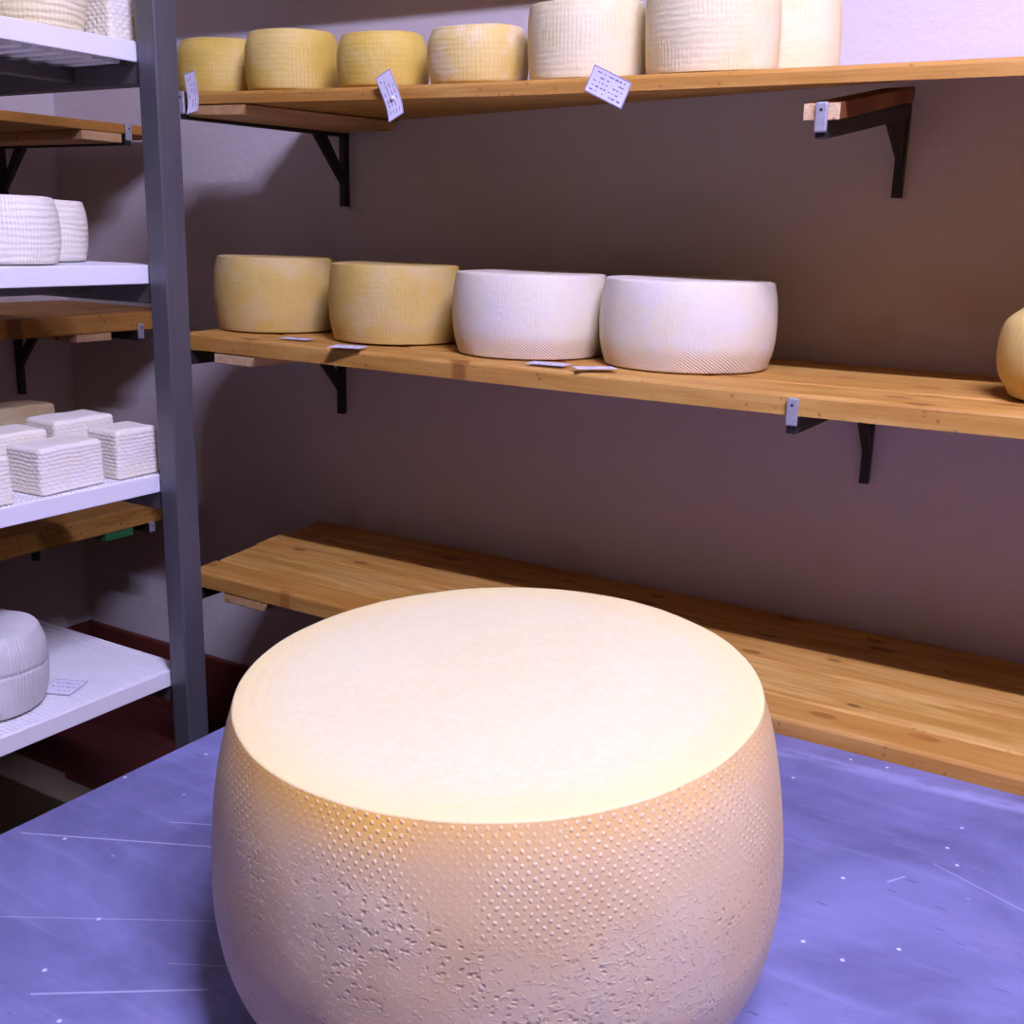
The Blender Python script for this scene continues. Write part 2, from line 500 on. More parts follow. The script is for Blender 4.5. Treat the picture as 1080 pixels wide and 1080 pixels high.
def lathe(profile, seg=128, fn=None, start=PI / 2):
    """profile: list of (radius, z) from base centre to top centre; UV = (metres round, metres along the profile from z=0)."""
    bm = bmesh.new()
    uvl = bm.loops.layers.uv.new('UVMap')
    rmax = max(p[0] for p in profile)
    rings = []
    vc = [0.0]
    for i in range(1, len(profile)):
        vc.append(profile[i][1])
    # v coordinate: height on the side; on the top face it keeps growing with distance from the rim
    top = max(p[1] for p in profile)
    vv, acc = [], 0
    for i, (r, z) in enumerate(profile):
        vv.append(z)
    for i, (r, z) in enumerate(profile):
        if r < 1e-6:
            co = Vector((0, 0, z))
            rings.append([bm.verts.new(fn(co, 0, z) if fn else co)])
        else:
            ring = []
            for k in range(seg):
                a = start + 2 * PI * k / seg
                co = Vector((r * math.cos(a), r * math.sin(a), z))
                ring.append(bm.verts.new(fn(co, a, z) if fn else co))
            rings.append(ring)
    for i in range(len(rings) - 1):
        A, B = rings[i], rings[i + 1]
        for k in range(seg):
            k2 = (k + 1) % seg
            u0, u1 = rmax * 2 * PI * k / seg, rmax * 2 * PI * (k + 1) / seg
            if len(A) == 1 and len(B) == 1:
                continue
            if len(A) == 1:
                f = bm.faces.new((A[0], B[k2], B[k]))
                uv = [(u0, vv[i]), (u1, vv[i + 1]), (u0, vv[i + 1])]
            elif len(B) == 1:
                f = bm.faces.new((A[k], A[k2], B[0]))
                uv = [(u0, vv[i]), (u1, vv[i]), (u0, vv[i + 1])]
            else:
                f = bm.faces.new((A[k], A[k2], B[k2], B[k]))
                uv = [(u0, vv[i]), (u1, vv[i]), (u1, vv[i + 1]), (u0, vv[i + 1])]
            for lp, c in zip(f.loops, uv):
                lp[uvl].uv = c
    return bm


def smooth_profile(keys, n=48):
    """Catmull-Rom through (radius, z) keys"""
    out = []
    P = [keys[0]] + keys + [keys[-1]]
    seg = len(keys) - 1
    for s in range(seg):
        p0, p1, p2, p3 = P[s], P[s + 1], P[s + 2], P[s + 3]
        m = max(2, n // seg)
        for i in range(m):
            t = i / m
            out.append(tuple(0.5 * ((2 * p1[k]) + (-p0[k] + p2[k]) * t + (2 * p0[k] - 5 * p1[k] + 4 * p2[k] - p3[k]) * t * t
                                    + (-p0[k] + 3 * p1[k] - 3 * p2[k] + p3[k]) * t ** 3) for k in range(2)))
    out.append(keys[-1])
    return out


def wheel(name, cx, cy, z, r, h, mat, label, group, rnd=0.10, bulge=0.03, top_r=0.93, base_r=0.93, tilt=(0, 0), seed=0, wob=0.006, lump=0.0):
    """a small wheel of cheese: almost straight side, rounded rims, slight waviness"""
    c = rnd * r * 2
    k = [(0, 0), (r * base_r - c * 0.9, 0), (r * base_r - c * 0.25, c * 0.12), (r * base_r + 0.0 * r, c * 0.55)]
    side = [(r * (0.985 + 0.015 * 1), h * 0.5)]
    k2 = [(r * (base_r + (1 - base_r) * 0.75), h * 0.25)] + side + [(r * (top_r + (1 - top_r) * 0.75), h * 0.76)]
    k3 = [(r * top_r, h - c * 0.55), (r * top_r - c * 0.22, h - c * 0.13), (r * top_r - c * 0.8, h), (r * 0.4, h + 0.012 * h), (0, h + 0.015 * h)]
    prof = [(0, 0)] + smooth_profile(k[1:] + k2 + k3[:3], 44) + [(r * 0.4, h * 0.998), (0, h * 0.995)]

    def fn(co, a, zz):
        n = noise.noise(Vector((math.cos(a) * 1.4 + seed * 3.1, math.sin(a) * 1.4, zz * 9 + seed))) if co.xy.length > 1e-5 else 0
        f = 1 + n * wob * 3
        z2 = zz + (noise.noise(co * 14 + Vector((seed, 0, 0))) * lump if zz > 0.3 * h else 0)
        return Vector((co.x * f, co.y * f, z2))
    bm = lathe(prof, 96, fn)
    o = obj(name, bm, M[mat], None, (cx, cy, z), True, (tilt[0], tilt[1], seed * 1.7))
    o.rotation_mode = 'ZYX'      # spin first, then lean with the shelf
    return tag(o, label, 'cheese', group)


# ------------------------------------------------------------------ the room
XL, YB = -2.20, 1.66
CEIL = 1.51
R_END, F_END = 2.20, -1.30
bm = bmesh.new(); box(bm, XL - .1, R_END, F_END, YB + .1, FLOOR - .08, FLOOR)
struct(obj('floor', bm, M['floor']))
bm = bmesh.new(); box(bm, XL - .1, R_END, YB, YB + .1, FLOOR, CEIL)
struct(obj('wall_back', bm, M['wall']))
bm = bmesh.new(); box(bm, XL - .1, XL, F_END, YB, FLOOR, CEIL)
struct(obj('wall_left', bm, M['wall']))
bm = bmesh.new(); box(bm, XL - .1, R_END, F_END, YB + .1, CEIL, CEIL + .08)
struct(obj('ceiling', bm, M['ceiling']))
bm = bmesh.new(); box(bm, XL, R_END, YB - .014, YB, FLOOR, -0.94, 0.004)
struct(obj('baseboard_back', bm, M['skirt']))
bm = bmesh.new(); box(bm, XL, XL + .014, F_END, YB - .014, FLOOR, -0.94, 0.004)
struct(obj('baseboard_left', bm, M['skirt']))

# grey mat on the floor, seen through the gap under the rack
bm = bmesh.new()
prism(bm, [(-2.02, 0.55), (-1.30, 0.55), (-1.30, 1.285), (-1.82, 1.285), (-1.84, 1.30), (-2.02, 1.30)], 'z', 0, 0.006, 0.001)
tag(obj('floor_mat', bm, M['slab'], None, (0, 0, FLOOR)), 'grey-brown flat mat on the dark red floor beneath the steel rack', 'mat')


# ------------------------------------------------------------------ wooden shelves on the back wall
def back_shelf(x0, x1, yseams, zb, th, label, cleats, twist=None):
    """zb(x, y) gives the underside height"""
    root = thing('wooden_shelf', (x0, yseams[0], zb(x0, yseams[0])), label, 'shelf', 'wooden shelves on the walls')
    L = root.location
    for bi in range(len(yseams) - 1):
        ya, yb_ = yseams[bi] + (0.0017 if bi else 0), yseams[bi + 1] - 0.0017
        bm = bmesh.new()
        nx = 40
        rows = []
        ca = 0.0045
        jag = [random.uniform(-1, 1) if bi else 0]
        ofs = random.uniform(-0.006, 0.010) if bi else 0.0
        for i in range(nx + 1):
            x = x0 + ofs + (x1 - x0 - ofs) * i / nx
            sk = -0.15 * (1 - i / nx)
            w = 0.0012 * noise.noise(Vector((x * 3.1, bi * 7.7, zb(0, 0))))
            dz = 0.0014 * noise.noise(Vector((x * 2.3 + 9, bi * 3.3, 1.0))) + jag[0] * 0.0016
            sec = [(ya + w, 0.001), (ya + w, th - ca), (ya + w + ca * 0.35, th - ca * 0.35), (ya + w + ca, th), (yb_ - ca, th), (yb_, th - ca), (yb_, 0.001)]
            rows.append([bm.verts.new((x + sk * (y - 1.273) - L.x, y - L.y, zb(x, y) + z + (dz if z > 0.01 else 0) - L.z)) for (y, z) in sec])
        n = len(rows[0])
        for i in range(nx):
            for k in range(n):
                bm.faces.new((rows[i][k], rows[i][(k + 1) % n], rows[i + 1][(k + 1) % n], rows[i + 1][k]))
        bm.faces.new(rows[0]); bm.faces.new(list(reversed(rows[-1])))
        obj('board', bm, M['wood_x'], root)
    for (ca_, cb_, drop, m) in cleats:
        bm = bmesh.new()
        pts = []
        ztop = zb((ca_ + cb_) / 2, 1.273) - 0.0005
        # ragged broken right end on the near face
        box(bm, ca_ - L.x, cb_ - L.x, 0.001, 0.375, 0, 1, 0.0)
        for v in bm.verts:
            y = v.co.y + L.y
            x = v.co.x + L.x
            top = v.co.z > 0.5
            if not top and abs(v.co.x - (cb_ - L.x)) < 1e-4:
                v.co.x -= 0.012
            v.co.z = zb(x, y) - (0.0003 if top else drop) - L.z
        es = [e for e in bm.edges]
        bmesh.ops.bevel(bm, geom=es, offset=0.0018, segments=1, affect='EDGES')
        obj('cleat', bm, M[m], root)
    return root


BX0, BX1 = -1.388, 0.42
top_front = lambda x: 0.178 + (-0.010 * min(1, (x + 1.388) / 0.6)) - 0.004 * max(0, min(1, (x + .79) / .6))
top_back = lambda x: 0.184 + 0.038 * max(0, min(1.25, (x + 1.30) / 1.2))
def zb_top(x, y):
    t = (y - 1.273) / 0.385
    return top_front(x) * (1 - t) + top_back(x) * t
zb_mid = lambda x, y: -0.199 + 0.002 * math.sin(x * 3)
zb_low = lambda x, y: -0.6015 - 0.006 * max(0, min(1, (x + 1.0) / 0.9))
back_shelf(BX0, BX1, [1.273, 1.39, 1.52, 1.657], zb_top, 0.0185, 'top wooden plank shelf on the back wall, holding seven small cheese wheels', [(-1.372, -1.250, 0.016, 'cleat')])
back_shelf(-1.402, BX1, [1.273, 1.370, 1.504, 1.657], zb_mid, 0.0268, 'middle wooden plank shelf on the back wall, holding five larger cheese wheels', [(-1.337, -1.248, 0.0175, 'cleat')])
back_shelf(-1.404, BX1, [1.273, 1.338, 1.450, 1.560, 1.657], zb_low, 0.0285, 'empty bottom wooden plank shelf on the back wall, behind the giant cheese wheel', [(-1.338, -1.236, 0.017, 'cleat')])


# ------------------------------------------------------------------ iron brackets
def bracket(x, zw, zf, tip, leg, label, depth=0.3885, rz=0, wall=(None, YB), strut=True, cleat=None, width=0.013, ah=0.020, gus=False):
    """arm from the wall (top at zw) to the front (top at zf); local: wall at y=0, front at y=-depth"""
    root = thing('shelf_bracket', (x, wall[1], zw) if rz == 0 else (wall[0], x, zw), label, 'bracket', 'iron shelf brackets', rz)
    w = width / 2
    d = zf - zw
    bm = bmesh.new()
    prism(bm, [(0, 0), (-depth, d), (-depth, d - ah), (0, -ah)], 'x', -w, w, 0.001)
    obj('arm', bm, M['black'], root)
    bm = bmesh.new()
    box(bm, -w, w, -0.014, 0.0, -leg, -ah * 0.5, 0.001)
    obj('leg', bm, M['black'], root)
    if strut:
        bm = bmesh.new()
        if gus:
            prism(bm, [(-0.013, -ah - 0.002), (-0.098, -ah + d * 0.25 + 0.002), (-0.016, -leg * 0.62)], 'x', -w * 0.7, w * 0.7, 0.0008)
        else:
            prism(bm, [(-0.062, -ah + 0.003), (-0.092, -ah + 0.003), (-0.013, -0.105), (-0.013, -0.082)], 'x', -w * 0.8, w * 0.8, 0.0008)
        obj('strut', bm, M['black'], root)
    bm = bmesh.new()
    t0, t1 = tip
    box(bm, -w * 1.08, w * 1.08, -depth - 0.005, -depth, d + t0, d + t1, 0.0022, 3)
    tp = obj('tip_plate', bm, M['plate'], root)
    bm = bmesh.new()
    cyl(bm, (0, -depth - 0.0056, d + t1 - 0.0085), (0, -depth - 0.0045, d + t1 - 0.0085), 0.0017, 12)
    obj('screw_hole', bm, M['hole'], tp)
    if cleat:
        bm = bmesh.new()
        xa, xb, th, off = cleat
        prism(bm, [(-0.05, off - 0.003), (-depth + 0.0005, d + off), (-depth + 0.0005, d + th + off), (-0.05, th + off - 0.003)], 'x', xa, xb, 0.001)
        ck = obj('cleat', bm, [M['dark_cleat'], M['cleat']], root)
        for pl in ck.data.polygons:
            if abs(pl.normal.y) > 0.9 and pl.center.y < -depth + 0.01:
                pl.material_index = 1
    return root


ZT = zb_top(-1.379, YB)
bracket(-1.379, 0.1815, 0.1775, (-0.013, 0.020), 0.142, 'black iron bracket under the left end of the top shelf on the back wall')
bracket(-1.392, -0.2005, -0.2005, (-0.012, 0.024), 0.148, 'black iron bracket under the left end of the middle shelf on the back wall')
bracket(-1.395, -0.6035, -0.6035, (-0.010, 0.030), 0.148, 'black iron bracket under the left end of the bottom shelf on the back wall')
bracket(-0.385, 0.186, 0.128, (-0.013, 0.019), 0.126, 'black iron bracket sagging below the top shelf, carrying a brown wooden cleat',
        cleat=(-0.0215, 0.0195, 0.018, 0.0), gus=True)
bracket(-0.389, -0.2015, -0.2015, (-0.010, 0.023), 0.147, 'black iron bracket with grey tip under the right part of the middle shelf')


# ------------------------------------------------------------------ wooden shelves on the left wall
def left_shelf(zt, zb, y1, label, cleat):
    root = thing('wooden_shelf', (-1.80, y1, zb), label, 'shelf', 'wooden shelves on the walls')
    for a, b in ((0, -0.13), (-0.1312, -0.262), (-0.2632, -0.398)):
        bm = bmesh.new()
        box(bm, b, a, 0.35 - y1, random.uniform(-0.006, 0) if a else 0, 0, zt - zb, 0.003)
        obj('board', bm, M['wood_y'], root)
    ya, yb_, th, m = cleat
    bm = bmesh.new()
    box(bm, -0.38, -0.001, ya - y1, yb_ - y1, -th, -0.0003, 0.0015)
    obj('cleat', bm, M[m], root)
    return root


left_shelf(0.183, 0.165, 1.640, 'top wooden shelf on the left wall, seen behind the steel rack below its highest tray', (1.415, 1.505, 0.017, 'cleat'))
left_shelf(-0.172, -0.207, 1.645, 'middle wooden shelf on the left wall, seen behind the rack under the second tray', (1.372, 1.452, 0.015, 'cleat'))
left_shelf(-0.566, -0.605, 1.645, 'bottom wooden shelf on the left wall with a green cleat end', (1.408, 1.476, 0.016, 'green'))


def left_bracket(y, z, tip, leg, label):
    return bracket(y, z, z, tip, leg, label, depth=0.4015, rz=PI / 2, wall=(XL, None))


left_bracket(1.517, 0.1645, (-0.012, 0.019), 0.135, 'black iron bracket under the top shelf of the left wall, behind the rack')
left_bracket(1.520, -0.2075, (-0.016, 0.014), 0.165, 'black iron bracket under the middle shelf of the left wall, behind the rack')
left_bracket(1.520, -0.6055, (-0.018, 0.004), 0.150, 'black iron bracket under the bottom shelf of the left wall, behind the rack')

# ------------------------------------------------------------------ steel rack and its white trays
PX, PY = -1.135, 1.0105              # middle of the visible post
RX0, RX1, RY0 = -1.71, PX, 0.16
TZ = [0.192, -0.075, -0.350, -0.631]     # undersides of the tray lips
rack = thing('steel_rack', (PX, PY, FLOOR), 'tall brushed steel rack with square posts, left of the table', 'rack')
for (x, y) in ((PX, PY), (RX0, PY), (PX, RY0), (RX0, RY0)):
    bm = bmesh.new()
    box(bm, x - .0175 - PX, x + .0145 - PX, y - .0175 - PY, y + .0185 - PY, 0, 0.56 - FLOOR, 0.0022)
    p = obj('post', bm, M['steel'], rack)
for z in TZ:
    for y in (PY, RY0):
        bm = bmesh.new()
        box(bm, RX0 + .0148 - PX, -.0178, y - .012 - PY, y + .012 - PY, z - .0255 - FLOOR, z - .0008 - FLOOR, 0.0015)
        obj('crossbar', bm, M['dull'], rack)
    for x in (-1.29, -1.63):
        bm = bmesh.new()
        box(bm, x - .012 - PX, x + .012 - PX, RY0 + .0123 - PY, -.0123, z - .018 - FLOOR, z - .0025 - FLOOR, 0.0015)
        obj('rail', bm, M['dull'], rack)


def tray(z, label):
    """z = underside of the lip; deck top = z + 0.0225"""
    root = thing('shelf_tray', (-1.158, 1.024, z), label, 'tray', 'white plastic trays on the steel rack')
    W, D = -0.53, 0.825
    bm = bmesh.new()
    box(bm, W + .004, -.004, -D + .004, -0.004, 0.0165, 0.0215)
    # fine ridges across the deck
    n = 118
    for i in range(n):
        y = -D + 0.012 + (D - 0.024) * i / (n - 1)
        box(bm, W + .012, -.010, y - .0016, y + .0016, 0.0214, 0.0226)
    obj('deck', bm, M['plastic'], root)
    for (xa, xb, ya, yb_) in ((-.004, 0, -D, 0), (W, W + .004, -D, 0)):
        bm = bmesh.new()
        box(bm, xa, xb, ya, yb_, 0, 0.0235, 0.0012)
        obj('lip', bm, M['plastic'], root)
    for (ya, yb_) in ((-.004, 0), (-D, -D + .004)):
        bm = bmesh.new()
        box(bm, W + .0042, -.0042, ya, yb_, 0.0, 0.0235, 0.001)
        obj('lip', bm, M['plastic'], root)
    y = -0.03
    while y > -D + 0.02:
        bm = bmesh.new()
        box(bm, W + .02, -.035, y - .007, y + .007, 0.0005, 0.0166, 0.001)
        obj('rib', bm, M['plastic'], root)
        y -= 0.0275
    return root


TT = [z + 0.0228 for z in TZ]
tray(TZ[0], 'white ribbed plastic tray at the top of the steel rack, seen from below')
tray(TZ[1], 'white plastic tray of the steel rack carrying two white ribbed wheels')
tray(TZ[2], 'white plastic tray of the steel rack carrying the rectangular cheese blocks')
tray(TZ[3], 'lowest white plastic tray of the steel rack, with a grey wheel and a paper label')


# ------------------------------------------------------------------ giant wheel and table
TABLE = -0.600
S = 0.34
GC = (-0.431, 0.691)
GH = 0.260
gk = [(0.176, 0.0), (0.1835, 0.003), (0.1905, 0.010), (0.1985, 0.0215), (0.2145, 0.056), (0.2225, 0.097), (0.2238, 0.128), (0.2228, 0.158),
      (0.2195, 0.194), (0.2140, 0.224), (0.2050, 0.2555)]
gprof = [(0, 0.0), (0.1, 0)] + smooth_profile(gk, 110) + [(0.2043, 0.2575), (0.2039, 0.2586), (0.2031, 0.2594), (0.2018, 0.2598), (0.1995, 0.25995)]
gprof += [(r, 0.2600 + 0.002 * (1 - r / 0.197)) for r in (0.196, 0.19, 0.175, 0.15, 0.12, 0.09, 0.06, 0.03)] + [(0, 0.2620)]
def gfn(co, a, z):
    r = co.xy.length
    k = min(1, z / GH)
    n = noise.noise(Vector((co.x * 7, co.y * 7, z * 7))) * 0.0016 + noise.noise(Vector((co.x * 28, co.y * 28, z * 28))) * 0.0007 if 0.004 < z else 0
    f = 1 + (n / max(r, 0.02) if r > 0.02 else 0)
    # the wheel is lopsided: its top slopes a little and it leans right as it goes down
    off = 0.013 * math.sin(PI * min(1, k * 0.95)) * (1 - k * 0.7)
    zz = z + k * k * (0.058 * co.y + 0.010 * co.x)
    return Vector((co.x * f + off * 0.85 - 0.0 * k, co.y * f - off * 0.5, zz))
tag(obj('round_cheese', lathe(gprof, 256, gfn), M['giant'], None, (GC[0] + 0.003, GC[1], TABLE + 0.0009), True),
    'giant pale wheel of hard cheese with dotted rind, standing on the blue-grey metal table', 'cheese')

table = thing('metal_table', (-0.28, 0.75, FLOOR), 'blue-grey metal work table under the giant cheese wheel', 'table')
TX0, TX1, TY0, TY1 = -0.951, 0.50, 0.13, 1.2715
def rrect(x0, x1, y0, y1, r, n=8):
    pts = []
    for cx, cy, a0 in ((x1 - r, y1 - r, 0), (x0 + r, y1 - r, PI / 2), (x0 + r, y0 + r, PI), (x1 - r, y0 + r, 1.5 * PI)):
        for i in range(n + 1):
            a = a0 + PI / 2 * i / n
            pts.append((cx + r * math.cos(a), cy + r * math.sin(a)))
    return pts
bm = bmesh.new()
prism(bm, rrect(TX0, TX1, TY0, TY1, 0.03), 'z', -0.0035, 0, 0.0015)
# stiffening crease pressed along the back of the sheet
vs = []
ys = [(1.150, 0.0), (1.160, 0.0004), (1.170, 0.0006), (1.186, 0.0005), (1.222, 0.0001)]
for x in (TX0 + 0.02, TX1 - 0.02):
    vs.append([bm.verts.new((x, y, z + 0.00015)) for y, z in ys])
for i in range(len(ys) - 1):
    bm.faces.new((vs[0][i], vs[0][i + 1], vs[1][i + 1], vs[1][i]))
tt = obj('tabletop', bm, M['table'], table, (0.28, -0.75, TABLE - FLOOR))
bm = bmesh.new()
prism(bm, rrect(TX0 + 0.004, TX1 - 0.004, TY0 + 0.004, TY1 - 0.004, 0.028), 'z', -0.030, -0.0037)
obj('apron', bm, M['dull'], table, (0.28, -0.75, TABLE - FLOOR))
for x in (TX0 + 0.05, TX1 - 0.05):
    for y in (TY0 + 0.05, TY1 - 0.16):
        bm = bmesh.new()
        box(bm, x - .02 + .28, x + .02 + .28, y - .02 - .75, y + .02 - .75, 0, TABLE - FLOOR - 0.0302, 0.002)
        obj('leg', bm, M['steel'], table)

# ------------------------------------------------------------------ small cheeses
G1 = 'small wheels on the top shelf'
def on_top(x, y):
    return zb_top(x, y) + 0.0185 + 0.0012
def tl(x):
    return math.atan((top_back(x) - top_front(x)) / 0.385)
TOPW = [
    (-1.388, 1.376, 0.0790, 0.083, 'yellow', 'small yellow wheel on the top shelf, farthest left, half hidden by the steel post'),
    (-1.228, 1.356, 0.0720, 0.086, 'yellow', 'small yellow wheel on the top shelf, taller than its yellow neighbours'),
    (-1.052, 1.352, 0.0660, 0.073, 'yellow', 'small yellow wheel on the top shelf, behind the pinned dangling label'),
    (-0.892, 1.358, 0.0695, 0.073, 'yellow_bloom', 'small yellow wheel with whitish lower half on the top shelf, left of the cream wheels'),
    (-0.729, 1.368, 0.0775, 0.091, 'cream', 'cream ribbed wheel on the top shelf, behind the tilted rectangular label'),
    (-0.559, 1.374, 0.0810, 0.108, 'cream', 'largest cream ribbed wheel on the top shelf, its top cut by the picture edge'),
    (-0.518, 1.531, 0.0700, 0.098, 'cream', 'cream wheel on the top shelf half hidden behind the largest one'),
]
for i, (x, y, r, h, m, lab) in enumerate(TOPW):
    wheel('round_cheese', x, y, on_top(x, y) + (0.0028 if i == 6 else -0.0002), r, h, m, lab, G1, rnd=0.07 if i < 4 else 0.04, tilt=(tl(x), 0), seed=i + 1, top_r=0.90 if i < 4 else 0.95, base_r=0.96 if i < 4 else 0.985, lump=0.002)
G2 = 'wheels on the middle shelf'
MT = -0.1708
MIDW = [
    (-1.348, 1.434, 0.1053, 0.121, 'tan', 'yellow-tan wheel with whitish bloom at the left end of the middle shelf', 0.93, 0.93),
    (-1.094, 1.437, 0.1082, 0.119, 'tan', 'second yellow-tan wheel on the middle shelf, touching the white wheels', 0.95, 0.93),
    (-0.841, 1.427, 0.1143, 0.117, 'ivory', 'white wheel with diagonal weave at its base, next to the yellow-tan wheels', 0.96, 0.93),
    (-0.603, 1.453, 0.1217, 0.118, 'ivory', 'largest white wheel on the middle shelf, right end of the row of four', 0.96, 0.93),
]
for i, (x, y, r, h, m, lab, tr, br) in enumerate(MIDW):
    wheel('round_cheese', x, y, MT + (0.0022 * math.sin(x * 3)), r, h, m, lab, G2, rnd=0.042, seed=i + 11, top_r=tr, base_r=br, lump=0.001, wob=0.004)
wheel('round_cheese', -0.095, 1.420, MT, 0.102, 0.113, 'amber', 'amber round-sided wheel alone at the right end of the middle shelf', G2, rnd=0.09, seed=19, top_r=0.76, base_r=0.86)

G3 = 'cheeses on the rack trays'
wheel('round_cheese', -1.236, 0.912, TT[0] + 0.001, 0.060, 0.080, 'cream_rib', 'cream wheel with horizontal ridges on the top rack tray, cut by the picture corner', G3, seed=21)
wheel('round_cheese', -1.256, 0.863, TT[1] + 0.001, 0.0655, 0.080, 'white_rib', 'larger white ribbed wheel on the second rack tray, cut by the left picture edge', G3, rnd=0.08, seed=23, top_r=0.92, lump=0.002)
wheel('round_cheese', -1.330, 0.972, TT[1] + 0.001, 0.057, 0.078, 'white_rib', 'smaller white ribbed wheel on the second rack tray, behind the larger one', G3, rnd=0.08, seed=24, top_r=0.92, lump=0.002)
wheel('round_cheese', -1.263, 0.784, TT[3] + 0.001, 0.0797, 0.108, 'grey_rib', 'greyish ribbed wheel with a groove round its middle, on the lowest rack tray', G3, rnd=0.13, seed=25, top_r=0.92, lump=0.003)


def block(x_front, y0, y1, depth, z, h, mat, label, rz=0.0, amp=0.0009, taper=0.004, seed=0):
    """rectangular basket-moulded cheese: front face at +x, staggered dashes pressed into the four sides"""
    L, D = y1 - y0, depth
    bm = bmesh.new()
    bmesh.ops.create_cube(bm, size=1)
    bmesh.ops.subdivide_edges(bm, edges=bm.edges[:], cuts=39, use_grid_fill=True)
    uvl = bm.loops.layers.uv.new('UVMap')
    for v in bm.verts:
        p = v.co.copy()
        n = Vector((0, 0, 0))
        x, y, zz = p.x * D, p.y * L, (p.z + .5) * h
        # round the vertical corners and the rims
        rr = 0.006
        cx = max(-D / 2 + rr, min(D / 2 - rr, x)); cy = max(-L / 2 + rr, min(L / 2 - rr, y)); cz = max(rr * .5, min(h - rr, zz))
        q = Vector((x - cx, y - cy, zz - cz))
        if q.length > 1e-7:
            q = q.normalized() * min(q.length, rr)
        side = max(abs(p.x), abs(p.y)) > 0.4999 and 0.0 < zz < h
        c = Vector((cx, cy, cz)) + q
        tp = 1 - taper / 0.05 * (c.z / h) * 0.5
        c.x *= tp; c.y *= 1 - (taper / 0.1) * (c.z / h) * 0.5
        if max(abs(p.x), abs(p.y)) > 0.4999:
            s = y if abs(p.x) > 0.4999 else x
            row = zz / 0.0050 + 0.35 * noise.noise(Vector((s * 45, zz * 30, seed * 2.0)))
            k = math.floor(row)
            ph = (s / 0.0105 + (0.5 if k % 2 else 0) + 0.25 * noise.noise(Vector((s * 60, k, seed))))
            f = math.sin(PI * (row - k)) ** 0.7 * (0.35 + 0.65 * abs(math.sin(PI * ph)) ** 0.7)
            fade = min(1, (h - zz) / 0.006) * min(1, zz / 0.004)
            nrm = Vector((1 if p.x > 0.4999 else -1 if p.x < -.4999 else 0, 1 if p.y > 0.4999 else -1 if p.y < -.4999 else 0, 0)).normalized()
            c += nrm * (f - 0.5) * amp * 2 * max(0, fade)
        if p.z > 0.4999:
            c.z += noise.noise(Vector((x * 30 + seed, y * 30, 0))) * 0.0016
        v.co = c
    for f in bm.faces:
        for lp in f.loops:
            lp[uvl].uv = (lp.vert.co.x + lp.vert.co.y, lp.vert.co.z)
    o = obj('cheese_block', bm, M[mat], None, (x_front - D / 2, (y0 + y1) / 2, z), True, (0, 0, rz))
    return tag(o, label, 'cheese', G3)


z3 = TT[2] + 0.0008
block(-1.168, 0.688, 0.789, 0.066, z3, 0.058, 'curd', 'white basket-moulded cheese block in the front row, cut by the left picture edge', seed=1)
block(-1.173, 0.826, 0.924, 0.066, z3, 0.058, 'curd', 'white basket-moulded cheese block in the middle of the front row on the rack', rz=0.05, seed=2)
block(-1.172, 0.943, 1.012, 0.062, z3, 0.064, 'curd', 'white basket-moulded cheese block beside the steel post, at the right of the front row', seed=3)
block(-1.252, 0.800, 0.902, 0.066, z3, 0.066, 'curd', 'pale cheese block in the second row, left, behind the middle front block', seed=4, amp=0.001)
block(-1.250, 0.910, 1.006, 0.066, z3, 0.073, 'curd', 'pale cheese block in the second row, right, behind the block at the post', seed=5, amp=0.001)
block(-1.335, 0.868, 0.985, 0.066, z3, 0.082, 'curd_tan', 'tan cheese block in the back row of the rack tray of blocks', seed=6, amp=0.0005, taper=0.02)
block(-1.180, 0.978, 1.021, 0.050, TT[0] + 0.0008, 0.075, 'curd', 'white basket-moulded cheese block on the top rack tray beside the post', seed=7, amp=0.0014)


